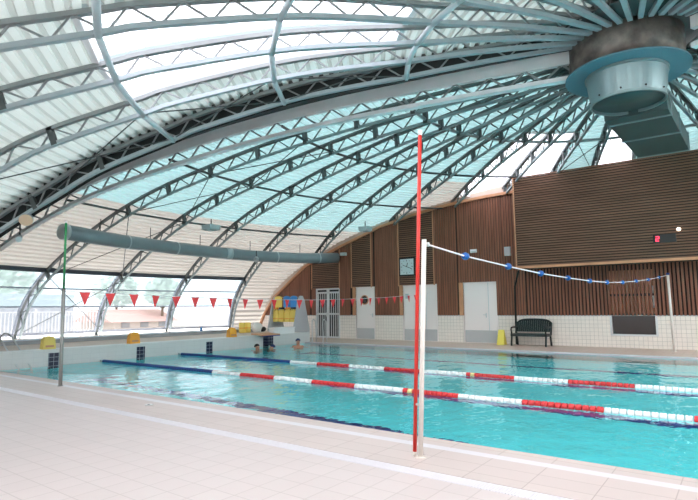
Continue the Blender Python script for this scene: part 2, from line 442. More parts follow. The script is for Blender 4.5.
def truss(k, fixedshell):
    a = ang(k) if fixedshell else mang(k)
    r0 = 20.25 if fixedshell else 16.35
    if fixedshell: lab = fixed_labels.get(k, 'lattice roof truss right of the hub, %s clockwise from the pale edge beam' % ordn[k])
    else: lab = 'lattice roof truss above the dark seam, %s counted upward from it' % ordn[k]
    t = thing('roof_truss', lab, 'roof truss', P3(a, r0, .2), a, 'radial lattice trusses of the dome')
    for me, nm in zip((ft, fb, fl) if fixedshell else (mt_, mb_, ml_), ('top_chord','bottom_chord','lattice')):
        o = link(me, nm, t); o.location = (-r0, 0, -.2)
    for me in (fplates if fixedshell else mplates):
        o = link(me, 'node_plate', t); o.location = (-r0, 0, -.2)
    return t
trF = {k: truss(k, True) for k in range(-1, 25)}
trM = {j: truss(j, False) for j in range(0, 14)}
# solid pale plate of the two edge trusses
for k in (-1, 24):
    b = MB(); Lt = PF.l[-1]; n = 60
    for i in range(n):
        for_ = [PF.off(Lt*q/n, d) for q, d in ((i,.0),(i+1,.0),(i+1,.3),(i,.3))]
        b.hexa([(p[0],-.06,p[1]) for p in for_]+[(p[0],.06,p[1]) for p in for_])
    o = b.build('edge_plate', M['seam'], trF[k], False); o.location = (-20.25, 0, -.2)
    b = MB()
    for i in range(n):
        p = PF.off(Lt*i/n, -.31); q = PF.off(Lt*(i+1)/n, -.31); b.bar((p[0],0,p[1]), (q[0],0,q[1]), .16, .09)
    o = b.build('lower_flange', M['seam'], trF[k], False); o.location = (-20.25, 0, -.2)
    b = MB(); m_ = int(Lt/.36); m_ += m_ % 2
    for i in range(m_):
        p = PF.off(Lt*i/m_, -.29 if i % 2 == 0 else .02); q = PF.off(Lt*(i+1)/m_, .02 if i % 2 == 0 else -.29); b.bar((p[0],0,p[1]), (q[0],0,q[1]), .035)
    for c_ in list(trF[k].children):
        if c_.name.startswith(('lattice','bottom_chord','node_plate')): bpy.data.objects.remove(c_)
    o = b.build('lattice', M['steel'], trF[k], False); o.location = (-20.25, 0, -.2)

# corrugated shell panels -------------------------------------------------
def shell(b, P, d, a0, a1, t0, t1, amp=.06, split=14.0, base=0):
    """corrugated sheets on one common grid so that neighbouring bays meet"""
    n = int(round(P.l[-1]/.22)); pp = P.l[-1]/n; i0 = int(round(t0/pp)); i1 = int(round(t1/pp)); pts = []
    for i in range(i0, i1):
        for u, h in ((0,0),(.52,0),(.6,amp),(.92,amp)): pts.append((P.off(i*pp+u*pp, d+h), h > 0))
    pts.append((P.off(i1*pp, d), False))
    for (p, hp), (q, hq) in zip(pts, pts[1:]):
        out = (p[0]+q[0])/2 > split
        b.cm = base+(2 if out else 0)+(1 if hp else 0)  # crest faces take the darker copy, painting the stripe shade
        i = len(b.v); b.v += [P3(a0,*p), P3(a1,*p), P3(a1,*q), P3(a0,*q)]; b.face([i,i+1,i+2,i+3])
def snap(P, t):
    n = int(round(P.l[-1]/.22)); pp = P.l[-1]/n; return round(t/pp)*pp
sky_fixed = {6: (4.85, 10.4), 7: (4.85, 9.3), 9: (4.85, 8.3), 17: (4.85, 12.0), 18: (4.85,14.5), 19: (4.85,14.5), 20: (4.85,14.5), 21: (4.85,14.5), 22: (4.85,12)}  # bays right of the view are unseen openings added to brighten the hall
WINF = [-1, 0, 1, 2, 18, 19, 20, 21, 22, 23]
ceil = MB(); skyl = []
LtF = PF.l[-1]; tA = FT(18.56)
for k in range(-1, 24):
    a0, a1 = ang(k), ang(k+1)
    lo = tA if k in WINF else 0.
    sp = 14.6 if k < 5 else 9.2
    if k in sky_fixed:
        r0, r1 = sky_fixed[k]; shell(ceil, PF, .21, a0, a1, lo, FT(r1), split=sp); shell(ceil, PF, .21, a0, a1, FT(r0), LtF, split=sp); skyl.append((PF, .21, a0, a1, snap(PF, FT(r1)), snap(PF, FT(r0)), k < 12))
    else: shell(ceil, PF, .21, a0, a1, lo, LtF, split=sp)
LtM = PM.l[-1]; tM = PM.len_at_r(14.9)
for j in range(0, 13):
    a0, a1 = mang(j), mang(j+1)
    if j in (1, 2, 5, 8, 11):  # bays past the first two are unseen skylights added for light
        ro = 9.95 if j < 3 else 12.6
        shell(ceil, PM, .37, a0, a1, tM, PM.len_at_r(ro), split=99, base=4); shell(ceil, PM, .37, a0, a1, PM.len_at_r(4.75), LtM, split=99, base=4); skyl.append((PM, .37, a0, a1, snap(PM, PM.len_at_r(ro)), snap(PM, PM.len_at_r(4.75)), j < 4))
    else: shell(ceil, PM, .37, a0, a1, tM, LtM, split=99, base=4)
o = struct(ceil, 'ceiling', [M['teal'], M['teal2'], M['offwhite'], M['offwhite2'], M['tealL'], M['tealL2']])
# dark seal closing the step between the two shells
for (am, af, nm) in ((mang(0), ang(-1), 'trim_8'), (mang(13), ang(24), 'trim_9')):
    b = MB(); n = 60
    off_a = am + (-R(.7) if nm == 'trim_8' else R(.7))
    for i in range(n):
        m1, m2 = i/n, (i+1)/n
        lo1 = PM.off(LtM*m1, -.05); hi1 = PM.off(LtM*m1, .47); lo2 = PM.off(LtM*m2, -.05); hi2 = PM.off(LtM*m2, .47)
        v = len(b.v); b.v += [P3(off_a,*lo1), P3(off_a,*lo2), P3(off_a,*hi2), P3(off_a,*hi1)]; b.face([v,v+1,v+2,v+3])
        f1 = PF.off(LtF*m1, .29); f2 = PF.off(LtF*m2, .29)
        v = len(b.v); b.v += [P3(off_a,*lo1), P3(off_a,*lo2), P3(af,*f2), P3(af,*f1)]; b.face([v,v+1,v+2,v+3])
        v = len(b.v); b.v += [P3(off_a,*hi1), P3(off_a,*hi2), P3(af,*f2), P3(af,*f1)]; b.face([v,v+1,v+2,v+3])
    sg_ = 1 if nm == 'trim_8' else -1
    for i in range(n):
        h1 = PM.off(LtM*i/n, .47); h2 = PM.off(LtM*(i+1)/n, .47)
        v = len(b.v); b.v += [P3(off_a,*h1), P3(off_a,*h2), P3(am+sg_*R(1.2),*h2), P3(am+sg_*R(1.2),*h1)]; b.face([v,v+1,v+2,v+3])
    struct(b, nm, M['rubber'])
wn_ = [1]
def winname(): wn_[0] += 1; return 'window_%d' % (wn_[0]-1)
# windows of the lower ring: panes, rails and head
def facet(P, d, a0, a1, t, u):
    p = P.off(t, d); A = Vector(P3(a0,*p)); B = Vector(P3(a1,*p)); return A.lerp(B, u)
def window(P, d, a0, a1, t0, t1):
    nm = winname(); f = MB(); u0, u1 = .025, .975; lv = [t0, t0+(t1-t0)*.38, t0+(t1-t0)*.68, t1]
    for i, t in enumerate(lv):
        f.bar(facet(P,d,a0,a1,t,u0), facet(P,d,a0,a1,t,u1), .06, .05 if i in (1,2) else .1)
    for u in (u0, u1):
        s = 6
        for q in range(s): f.bar(facet(P,d,a0,a1,t0+(t1-t0)*q/s,u), facet(P,d,a0,a1,t0+(t1-t0)*(q+1)/s,u), .06, .06)
    root = tag(f.build(nm, M['frame']), kind='structure')
    h = MB().bar(facet(P,d+.02,a0,a1,t1+.03,0), facet(P,d+.02,a0,a1,t1+.03,1), .1, .14); h.build('window_head', M['framedark'], root)
    for i in range(3):
        b = MB(); s = 3
        for q in range(s):
            ta = lv[i]+(lv[i+1]-lv[i])*q/s; tb = lv[i]+(lv[i+1]-lv[i])*(q+1)/s
            v = len(b.v); b.v += [facet(P,d,a0,a1,ta,u0), facet(P,d,a0,a1,ta,u1), facet(P,d,a0,a1,tb,u1), facet(P,d,a0,a1,tb,u0)]; b.face([v,v+1,v+2,v+3])
        b.build('pane', M['glass'] if i == 0 else M['glasstint'], root)
for k in WINF: window(PF, .16, ang(k), ang(k+1), FT(20.15), tA)
for j in range(0, 13): window(PM, .3, mang(j), mang(j+1), .2, tM)
for (P, d, a0, a1, t0, t1, dimmed) in skyl:
    nm = winname(); b = MB(); n = 12  # the clear-sheet skylights here are unseen additions that let in daylight
    for i in range(n):
        ta = t0+(t1-t0)*i/n; tb = t0+(t1-t0)*(i+1)/n; v = len(b.v)
        b.v += [facet(P,d+.05,a0,a1,ta,0), facet(P,d+.05,a0,a1,ta,1), facet(P,d+.05,a0,a1,tb,1), facet(P,d+.05,a0,a1,tb,0)]; b.face([v,v+1,v+2,v+3])
    root = tag(b.build(nm, M['skydimmed' if dimmed else 'skylight']), kind='structure')
    f = MB()
    for t in (t0, t1): f.bar(facet(P,d,a0,a1,t,0), facet(P,d,a0,a1,t,1), .1, .08)
    for u in (.33, .66):
        for i in range(n): f.bar(facet(P,d+.03,a0,a1,t0+(t1-t0)*i/n,u), facet(P,d+.03,a0,a1,t0+(t1-t0)*(i+1)/n,u), .02, .03)
    f.build('window_frame', M['white'], root)
    f = MB()
    for a_ in (a0, a1):
        for i in range(n):
            A_ = [P3(a_,*P.off(t0+(t1-t0)*q/n, d+h_)) for q, h_ in ((i,-.03),(i+1,-.03),(i+1,.09),(i,.09))]
            v = len(f.v); f.v += A_; f.face([v,v+1,v+2,v+3])
    for t in (t0, t1):
        A_ = [P3(aa,*P.off(t, d+h_)) for aa, h_ in ((a0,-.03),(a1,-.03),(a1,.09),(a0,.09))]
        v = len(f.v); f.v += A_; f.face([v,v+1,v+2,v+3])
    f.build('upstand', M['pale'], root)
# concrete kerb carrying the shells
b = MB()
for k in range(-1, 24): b.bar(P3(ang(k),20.3,.1), P3(ang(k+1),20.3,.1), .3, .5)
for j in range(0, 13): b.bar(P3(mang(j),16.5,.1), P3(mang(j+1),16.5,.1), .3, .5)
struct(b, 'trim_10', M['band'])

# ring ties -------------------------------------------------------------
def ring_tie(label, kk, fn, P, r, d, rad, mat):
    b = MB(); p = P.off(P.len_at_r(r), d)
    for k in kk[:-1]:
        if P is PF and (P3(fn(k),*p)[1]+P3(fn(k+1),*p)[1])/2 > (YW-.2 if P3(fn(k),*p)[0] < -6.5 else 17.9): continue
        b.tube([P3(fn(k),*p), P3(fn(k+1),*p)], rad, 6)
    tag(b.build('ring_tie', mat), label, 'roof tie', 'ring ties between the roof trusses')
allF = list(range(-1, 25))
ring_tie('dark ring tie just above the round duct, lowest of the roof ties', allF, ang, PF, 14.56, -.1, .035, M['steelD'])
ring_tie('dark ring tie across the roof midway between duct and red pole top', allF, ang, PF, 11.12, -.1, .035, M['steelD'])
ring_tie('dark ring tie crossing the roof behind the red pole top', allF, ang, PF, 7.84, -.1, .035, M['steelD'])
ring_tie('blue grey ring tie curving around below the central hub', allF, ang, PF, 4.78, -.1, .04, M['steel'])
allM = list(range(0, 14))
ring_tie('pale ring tie along the left edge of the big skylight', allM, mang, PM, 9.76, -.03, .055, M['steelW'])
ring_tie('pale ring tie crossing the middle of the big skylight', allM, mang, PM, 7.25, -.03, .055, M['steelW'])
ring_tie('pale ring tie along the right edge of the big skylight', allM, mang, PM, 4.61, -.03, .055, M['steelW'])
# links across the seam
for (rf, rm, lab) in ((11.12, 9.76, 'left'), (7.84, 7.25, 'middle'), (4.78, 4.61, 'right')):
    p = PF.off(FT(rf), -.1); q = PM.off(PM.len_at_r(rm), -.03)
    tag(MB().tube([P3(ang(0),*PF.off(FT(rf),-.1)), P3(ang(-1),*p)], .03, 6).build('seam_link', M['steelD']), 'short dark tie just under the thick pale beam, %s one of three' % lab, 'roof tie', 'short ties by the seam beam')

def brace(P, fn, k, ra, rb, d, label):
    t = thing('cross_brace', label, 'bracing', P3(fn(k), *P.off(P.len_at_r(ra), d)), 0, 'thin cross braces of the roof')
    A = lambda kk, r: P3(fn(kk), *P.off(P.len_at_r(r), d))
    MB().tube([A(k,ra), A(k+1,rb)], .014, 5).build('rod', M['steelD'], t)
    MB().tube([A(k,rb), A(k+1,ra)], .014, 5).build('rod', M['steelD'], t)
brace(PF, ang, 0, 20.1, 18.56, -.1, 'thin crossed rods across the window behind the green pole')
brace(PF, ang, 0, 18.56, 14.56, -.1, 'thin crossed rods below the round duct at left')
brace(PF, ang, 0, 14.56, 11.12, -.1, 'thin crossed rods just above the round duct at left')
brace(PF, ang, 0, 11.12, 7.84, -.1, 'thin crossed rods in the roof bay right under the pale seam beam')
brace(PF, ang, 8, 7.84, 4.78, -.1, 'thin crossed rods left of the square duct above the wooden wall')
brace(PM, mang, 0, 13.0, 9.76, .02, 'thin crossed rods at the far left above the dark seam')
brace(PM, mang, 0, 9.76, 7.25, .02, 'thin crossed rods above the dark seam below the big skylight')
brace(PM, mang, 0, 7.25, 4.61, .02, 'thin crossed rods above the dark seam near the hub')

# central hub and ventilation ------------------------------------------
h = thing('roof_hub', 'mottled zinc compression ring at the crown of the dome with blue grey disc below', 'roof hub', (AX[0], AX[1], 5.96))
MB().lathe([(1.0,6.02),(1.045,6.02),(1.045,6.80),(1.0,6.80),(1.0,6.02)], (AX[0],AX[1],0), 56).build('steel_ring', M['ringsteel'], h)
MB().lathe([(.0,5.99),(1.13,5.99),(1.13,6.02),(0,6.03)], (AX[0],AX[1],0), 56, 'z', False).build('disc', M['blue_disc'], h)
MB().lathe([(0,6.80),(1.03,6.80),(1.03,7.0),(1.35,7.0),(1.35,7.06),(0,7.15)], (AX[0],AX[1],0), 40).build('crown_cap', M['steelD'], h)
MB().lathe([(.7,6.67),(1.7,6.67),(1.7,6.7),(.7,6.7)], (CX,CY,0), 48).build('collar_plate', M['steelD'], h)
dr = thing('vent_drum', 'round zinc ventilation drum hanging under the crown disc', 'ventilation drum', (AX[0], AX[1], 5.4))
db = MB().lathe([(.0,5.47),(.655,5.47),(.655,5.395),(.69,5.395),(.69,5.44),(.675,5.45),(.735,5.94),(.76,5.95),(.76,5.99),(0,5.99)], (AX[0],AX[1],0), 72, 'z', False).build('drum_body', M['drum'], dr)
MB().lathe([(0,5.455),(.65,5.455),(.65,5.47),(0,5.47)], (AX[0],AX[1],0), 48).build('bottom_plate', M['ductdark'], dr)
for i in range(10):
    a = 2*PI*i/10+.3; MB().ball((AX[0]+.69*math.cos(a), AX[1]+.69*math.sin(a), 5.5), .018, n=8, m=6).build('rivet', M['black'], db)
sd = thing('square_duct', 'wide rectangular shaded sheet metal duct leading from the drum to the raised wooden wall', 'air duct', (-1.5, 13.9, 5.35))
def ductsec(y0, y1, ins=0, z0=5.35, z1=5.8):
    f_ = lambda y: ((-2.11+(y-12.1)/3.7*.13)-ins, (-.93+(y-12.1)/3.7*.11)+ins)
    a, b_ = f_(y0), f_(y1)
    return MB().hexa([(a[0],y0,z0-ins),(a[1],y0,z0-ins),(b_[1],y1,z0-ins),(b_[0],y1,z0-ins),(a[0],y0,z1+ins),(a[1],y0,z1+ins),(b_[1],y1,z1+ins),(b_[0],y1,z1+ins)])
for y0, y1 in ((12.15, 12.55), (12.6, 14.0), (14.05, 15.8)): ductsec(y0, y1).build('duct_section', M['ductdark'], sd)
for y in (12.55, 14.0, 15.8): ductsec(y, y+.05, .025).build('flange', M['drum'], sd)
MB().bar((-1.5,15.6,5.8), (-1.5,15.6,6.1), .04).build('hanger', M['steelD'], sd)
# round duct along the dome
pts = [(-15.98,6.95,3.76),(-16.07,7.5,3.73),(-16.35,8.69,3.69),(-16.52,9.7,3.67),(-16.59,10.63,3.66),(-16.62,11.7,3.64),(-16.57,12.75,3.62),(-16.45,13.9,3.6),(-16.22,15.0,3.58),(-15.9,16.2,3.58),(-15.5,17.28,3.59),(-15.15,18.1,3.62),(-14.75,19.0,3.67)]
pts = pts[1:]
d_ = thing('round_duct', 'long round blue grey ventilation duct curving above the windows into the wooden wall', 'air duct', pts[0])
dt = MB().tube(pts, .23, 20).build('duct_tube', M['duct'], d_)
MB().tube([Vector(pts[0])-Vector((-.03,.13,0)), pts[0]], .245, 20).build('end_cap', M['pale'], d_)
for i, wd in ((2,.05),(4,.05),(6,.25),(8,.05),(10,.05)):
    p, q = Vector(pts[i]), Vector(pts[i+1]); dd = (q-p).normalized(); MB().tube([p, p+dd*wd], .238, 20).build('clamp_band', M['ductlight'], dt)
for i in (1, 3, 5, 7, 9):
    p = Vector(pts[i]); MB().bar(p+Vector((0,0,.2)), p+Vector((.0,0,.62)), .02).build('hanger', M['steelD'], d_)

# ------------------------------------------------------------------ far wall
top = [(-19.75,.6),(-19.49,1.07),(-18.79,1.92),(-17.77,2.63),(-16.79,3.32),(-15.7,3.76),(-14.66,4.13),(-13.5,4.5),(-12.45,4.84),(-11.4,5.06),(-10.46,5.23),(-9.5,5.37),(-8.67,5.46),(-7.6,5.53),(-6.16,5.58)]
def ztop(x):
    for a, c in zip(top, top[1:]):
        if a[0] <= x <= c[0]: return a[1]+(c[1]-a[1])*(x-a[0])/(c[0]-a[0])
    return top[0][1] if x < top[0][0] else 5.58
poly = [(top[0][0],-.1)]+top+[(9.5,5.58),(9.5,-.1)]
ZT = 1.06
openings = [(-16.1,-14.68,0,2.24),(-13.78,-12.81,0,2.27),(-11.35,-9.8,0,2.28),(-8.65,-7.33,0,2.29),(-3.5,-2.2,.43,2.52)]
# tile dado with openings
b = MB(); xs = -19.75
for (x0, x1, z0, z1) in openings+[(9.5,9.5,0,0)]:
    b.box(xs, x0, YW, YW+.2, -.1, ZT)
    if z0 > 0: b.box(x0, x1, YW, YW+.2, -.1, z0)
    xs = x1
struct(b, 'wall_far_tiles', M['walltile'])
# backing board above the tiles
b = MB()
def wallcol(b, x0, x1, y0, y1, zb):
    n = max(1, int((x1-x0)/.4))
    for i in range(n):
        a = x0+(x1-x0)*i/n; c = x0+(x1-x0)*(i+1)/n; za = max(ztop(a), zb+.01); zc = max(ztop(c), zb+.01)
        b.hexa([(a,y0,zb),(c,y0,zb),(c,y1,zb),(a,y1,zb),(a,y0,za),(c,y0,zc),(c,y1,zc),(a,y1,za)])
xs = -19.49
for (x0, x1, z0, z1) in openings:
    wallcol(b, xs, x0, YW, YW+.2, ZT); wallcol(b, x0, x1, YW, YW+.2, z1); xs = x1
wallcol(b, xs, 9.5, YW, YW+.2, ZT)
struct(b, 'wall_far', M['woodback'])
# battens
secs = [('v',-19.45,-16.35),('h',-16.35,-14.68),('v',-14.68,-14.01),('h',-14.01,-12.93),('v',-12.75,-11.54),('h',-11.54,-9.88),('v',-9.78,-8.83),('v',-8.83,-6.2)]
def blocked(x, z):
    for (x0, x1, z0, z1) in openings[:4]:
        if x0-.17 < x < x1+.02 and z < z1+.03: return True
    return False
vb = MB(); hb = MB(); div = MB()
def vbat(x0, x1, pitch=.1, wd=.07, zlo=None, zhi=None, mb=vb):
    n = int((x1-x0)/pitch)
    for i in range(n):
        x = x0+(i+.5)*pitch; zb = ZT if zlo is None else zlo
        for (a0, a1, q0, q1) in openings[:4]:
            if a0-.17 < x < a1+.03: zb = q1+.03
        zt = ztop(x) if zhi is None else zhi
        if zt-zb > .05: mb.box(x-wd/2, x+wd/2, YW-.035, YW, zb, zt)
for typ, x0, x1 in secs:
    if typ == 'v': vbat(x0, x1)
    else:
        z = 2.3
        while z < 6:
            # horizontal batten clipped by the curved top
            xa, xb = x0, x1
            if ztop(xa) < z+.04:
                while xa < xb and ztop(xa) < z+.04: xa += .05
            if xb-xa > .05: hb.box(xa, xb, YW-.035, YW, z, z+.045)
            z += .085
        div.box(x0-.02, x0+.02, YW-.045, YW, 2.27, min(ztop(x0),6)); div.box(x1-.02, x1+.02, YW-.045, YW, 2.27, ztop(x1))
vbat(-12.93, -12.75); vbat(-9.88, -9.78)
vbat(-6.2, 9.4, .11, .062, None, 2.8)
for x in (-16.32, -16.22, -16.13): vb.box(x-.035, x+.035, YW-.035, YW, ZT, 2.3)
struct(vb, 'wall_far_vertical_battens', M['woodv']); struct(hb, 'wall_far_horizontal_battens', M['woodh'])
struct(div, 'trim_11', M['tan'])
# tan edge following the dome
b = MB()
for a, c in zip(top, top[1:]): b.bar((a[0],YW-.04,a[1]+.03), (c[0],YW-.04,c[1]+.03), .14, .1)
struct(b, 'trim_12', M['tan'])
b = MB(); xs = -19.4
for (x0, x1, z0, z1) in openings[:4]+[(9.5,9.5,0,0)]: b.box(xs, x0-.03, YW-.012, YW, ZT-.012, ZT+.012); xs = x1+.03
struct(b, 'trim_13', M['pale'])
# pale strip closing the gap between wall top and roof
def shell_z(x):
    r_ = math.hypot(x-CX, YW+.28-CY); best = min((abs(PF.off(LtF*i/400, .22)[0]-r_), PF.off(LtF*i/400, .22)[1]) for i in range(401)); return best[1]+.04
b = MB(); xv = [-19.7+i*.35 for i in range(60)]
for a, c in zip(xv, xv[1:]):
    za, zc = shell_z(a), shell_z(c); b.hexa([(a,YW+.22,ztop(a)-.4),(c,YW+.22,ztop(c)-.4),(c,YW+.28,ztop(c)-.4),(a,YW+.28,ztop(a)-.4),(a,YW+.22,za),(c,YW+.22,zc),(c,YW+.28,zc),(a,YW+.28,za)])
struct(b, 'trim_16', M['ledge'])
# raised wooden volume
YV = 18.0; XV = -6.16; ZB = 2.70; ZV = 5.88
b = MB(); b.box(XV, 9.4, YV+.04, YW, ZB, ZV-.06)
struct(b, 'wall_upper', M['woodback'])
b = MB(); z = ZB+.05
while z < ZV-.03:
    b.box(XV, 9.4, YV, YV+.04, z, z+.044); z += .083
z = ZB+.05
while z < ZV-.03:
    b.box(XV-.03, XV, YV, YW-.05, z, z+.044); z += .083
struct(b, 'wall_upper_horizontal_battens', M['woodh'])
struct(MB().box(XV-.03, 9.4, YV-.02, YV+.06, ZB-.03, ZB+.05), 'trim_14', M['tan'])
struct(MB().box(XV-.02, XV+.015, YV-.01, YV+.04, ZB, ZV), 'trim_15', M['tan'])
# doors ---------------------------------------------------------------
def door(n, x0, x1, z1, split=None, port=None, handle=True):
    root = tag(MB().box(x0, x1, YW+.02, YW+.07, .03, z1).build('door_%d' % n, M['door']), kind='structure')
    MB().box(x0-.17, x0-.0, YW-.04, YW+.1, 1.06, z1+.03).build('door_jamb', M['tan'], root)
    fr = MB().box(x0, x1, YW-.02, YW+.08, z1, z1+.03); fr.box(x1, x1+.03, YW-.02, YW+.08, .03, z1+.03); fr.box(x0-.03, x0, YW-.02, YW+.08, .03, z1+.03)
    fr.build('door_frame', M['door'], root)
    MB().box(x0+.03, x1-.03, YW+.012, YW+.02, .05, .5).build('kick_plate', M['kick'], root)
    if split: MB().box(split-.008, split+.008, YW+.012, YW+.02, .05, z1).build('leaf_joint', M['pale'], root)
    if port:
        p = MB(); p.lathe([(.17,0),(.21,0),(.21,-.03),(.17,-.03),(.17,0)], (port[0],YW+.02,port[1]), 28, 'y'); p.build('porthole_frame', M['tan'], root)
        MB().lathe([(0,-.01),(.17,-.01),(.17,0),(0,0)], (port[0],YW+.02,port[1]), 28, 'y').build('porthole_glass', M['roomglass'], root)
    hx = (split-.1) if split else x1-.1
    if handle:
        hb_ = MB().box(hx-.02, hx+.02, YW-.0, YW+.02, .98, 1.14); hb_.bar((hx,YW-.03,1.08), (hx-.11,YW-.03,1.08), .02); hb_.bar((hx,YW+.01,1.08), (hx,YW-.03,1.08), .02); hb_.build('door_handle', M['chrome'], root)
    return root
door(1, -13.78, -12.81, 2.27, None, (-13.32, 1.73))
rB = door(2, -11.35, -9.8, 2.28, -10.3)
MB().box(-11.25, -11.1, YW+.005, YW+.02, 1.75, 1.95).build('door_sign', M['pale'], rB)
door(3, -8.65, -7.33, 2.29, -7.66)
# barred double door
root = tag(MB().box(-16.1, -14.68, YW+.15, YW+.17, .03, 2.24).build('door_4', M['dark']), kind='structure')
f = MB(); x0, x1 = -16.1, -14.68
for x in (x0+.03, x1-.03, (x0+x1)/2-.03, (x0+x1)/2+.03): f.box(x-.03, x+.03, YW-.02, YW+.05, .03, 2.3)
for z in (.06, 1.12, 2.1, 2.27): f.box(x0, x1, YW-.02, YW+.05, z-.04, z+.04)
f.build('door_frame', M['whitemetal'], root)
f = MB()
for i in range(10):
    x = x0+.14+i*(x1-x0-.28)/9; f.box(x-.013, x+.013, YW, YW+.03, .06, 2.1)
f.build('bars', M['whitemetal'], root)
MB().box(-15.45, -15.41, YW-.05, YW-.02, 1.0, 1.2).build('door_handle', M['chrome'], root)
# inner window seen through the battens
root = tag(MB().box(-3.5, -2.2, YW+.1, YW+.12, .45, ZT+.02).build(winname(), M['roomglass']), kind='structure')
MB().box(-3.5, -2.2, YW+.1, YW+.12, ZT+.02, 2.52).build('upper_pane', M['warmglass'], root)
f = MB()
for x in (-3.5, -2.2): f.box(x-.03, x+.03, YW-.015, YW+.14, .41, ZT)
f.box(-3.53, -2.17, YW-.015, YW+.14, .41, .46)
f.build('window_frame', M['whitemetal'], root)
f = MB().box(-3.5, -2.2, YW+.04, YW+.1, 1.68, 1.76); f.box(-3.5, -2.2, YW+.04, YW+.1, ZT, ZT+.06)
f.build('crossbar', M['dark'], root)
MB().box(-2.32, -2.2, YW+.05, YW+.09, 1.3, 2.0).build('white_panel', M['white'], root)

# objects on the far wall -------------------------------------------------
c = thing('wall_clock', 'square white clock in black frame on the wooden wall left of the red pole', 'clock', (-11.09, YW-.05, 3.07))
MB().box(-11.47, -10.71, YW-.1, YW-.036, 2.68, 3.45).build('case', M['black'], c)
dl = MB().box(-11.41, -10.77, YW-.105, YW-.1, 2.74, 3.39).build('dial', M['clockface'], c)
tk = MB()
for i in range(12):
    a = 2*PI*i/12; r0, r1 = (.22, .29) if i % 3 == 0 else (.26, .29)
    tk.bar((-11.09+r0*math.sin(a), YW-.107, 3.065+r0*math.cos(a)), (-11.09+r1*math.sin(a), YW-.107, 3.065+r1*math.cos(a)), .02, .004, (0,1,0))
tk.build('hour_marks', M['black'], dl)
MB().bar((-11.09,YW-.11,3.065), (-11.09+.17*math.sin(.25), YW-.11, 3.065+.17*math.cos(.25)), .028, .004, (0,1,0)).build('hour_hand', M['black'], dl)
MB().bar((-11.09-.2*math.sin(1.95),YW-.112,3.065-.2*math.cos(1.95)), (-11.09+.26*math.sin(1.95), YW-.112, 3.065+.26*math.cos(1.95)), .02, .004, (0,1,0)).build('minute_hand', M['black'], dl)

ds = thing('digital_display', 'small black digital display with a red figure 2 on the raised wooden wall', 'display', (-1.9, YV, 3.4))
dc = MB().box(-2.0, -1.42, YV-.08, YV, 3.22, 3.46).build('display_case', M['black'], ds)
dg = MB(); dx, dz, s = -1.93, 3.27, .1; yv = YV-.085
for (a, c_) in (((0,1.35),(1,1.35)),((1,1.35),(1,.68)),((1,.68),(0,.68)),((0,.68),(0,0)),((0,0),(1,0))):
    dg.bar((dx+a[0]*s*.8, yv, dz+a[1]*s), (dx+c_[0]*s*.8, yv, dz+c_[1]*s), .025, .006, (0,1,0))
dg.build('digit', M['led'], dc)
l = thing('wall_lamp', 'small round white lamp on the raised wooden wall above the digital display', 'lamp', (-1.34, YV, 3.58))
MB().ball((-1.34, YV-.05, 3.58), .055).build('lamp_globe', M['lampon'], l); MB().lathe([(.04,0),(.04,-.03),(0,-.03)], (-1.34,YV,3.58), 12, 'y').build('lamp_base', M['black'], l)
s_ = thing('emergency_light', 'small white box light high on the wooden wall above the right door', 'light', (-8.1, YW-.04, 3.52))
MB().box(-8.27, -8.02, YW-.1, YW-.036, 3.45, 3.58).build('light_case', M['white'], s_); MB().box(-8.25, -8.04, YW-.105, YW-.1, 3.46, 3.5).build('diffuser', M['pale'], s_)
s_ = thing('wall_speaker', 'upright pale grey box speaker beside the corner of the raised wooden wall', 'speaker', (-6.8, YW-.04, 3.4))
MB().box(-6.92, -6.7, YW-.14, YW-.036, 3.24, 3.57).build('speaker_case', M['pale'], s_); MB().box(-6.9, -6.72, YW-.145, YW-.14, 3.27, 3.54).build('grille', M['kick'], s_)
s_ = thing('floodlight', 'small grey floodlight on the wooden wall just right of the round duct', 'light', (-14.35, YW-.05, 3.8))
MB().box(-14.48, -14.2, YW-.25, YW-.08, 3.74, 3.88).build('light_case', M['pale'], s_); MB().bar((-14.34,YW-.1,3.8), (-14.34,YW-.03,3.9), .03).build('bracket', M['black'], s_)
MB().box(-14.46, -14.22, YW-.256, YW-.25, 3.76, 3.86).build('lamp_glass', M['clockface'], s_)
b = MB().tube([(-6.35,18.75,2.66),(-6.45,18.85,2.45),(-6.6,19.0,2.1),(-6.63,19.02,.03)], .035, 8)
o = b.build('drain_pipe', M['bench']); tag(o, 'thin dark drain pipe running down the corner behind the bench', 'pipe')

# lights hanging in the trusses
def spot(loc, label, lampc='lampglass', r=.13, aim=(.5,-.3,-.4)):
    t = thing('floodlight', label, 'light', loc); p = Vector(loc); d = Vector(aim).normalized()
    b = MB(); b.tube([p-d*.12, p-d*.05, p+d*.06], [r*.5, r*.9, r], 16); b.build('lamp_housing', M['steelL'], t)
    MB().tube([p+d*.06, p+d*.075], r*.95, 16).build('lamp_glass', M[lampc], t)
    MB().bar(p-d*.05, p-d*.05+Vector((0,0,.3)), .03).build('bracket', M['steelD'], t)
spot((-12.95, 5.15, 3.48), 'round amber lensed floodlight clamped under the thick pale beam at far left', 'lampglass', .15)
spot((-13.15, 5.1, 3.05), 'small pale lamp just below the round floodlight at far left', 'pale', .07)
def gearbox(c, s, label):
    t = thing('gear_box', label, 'fixture', c)
    MB().box(c[0]-s, c[0]+s, c[1]-s, c[1]+s, c[2]-.1, c[2]+.07).build('case', M['pale'], t)
    MB().box(c[0]-s*.8, c[0]+s*.8, c[1]-s*.8, c[1]+s*.8, c[2]-.13, c[2]-.1).build('diffuser', M['ductlight'], t)
    MB().bar((c[0],c[1],c[2]+.07), (c[0],c[1],c[2]+.3), .03).build('bracket', M['steelD'], t)
gearbox((-15.5, 12.4, 4.4), .24, 'flat pale box light under the roof just above the round duct')
gearbox((-12.2, 17.6, 4.62), .2, 'small grey box light under the roof near the sloping wood trim')
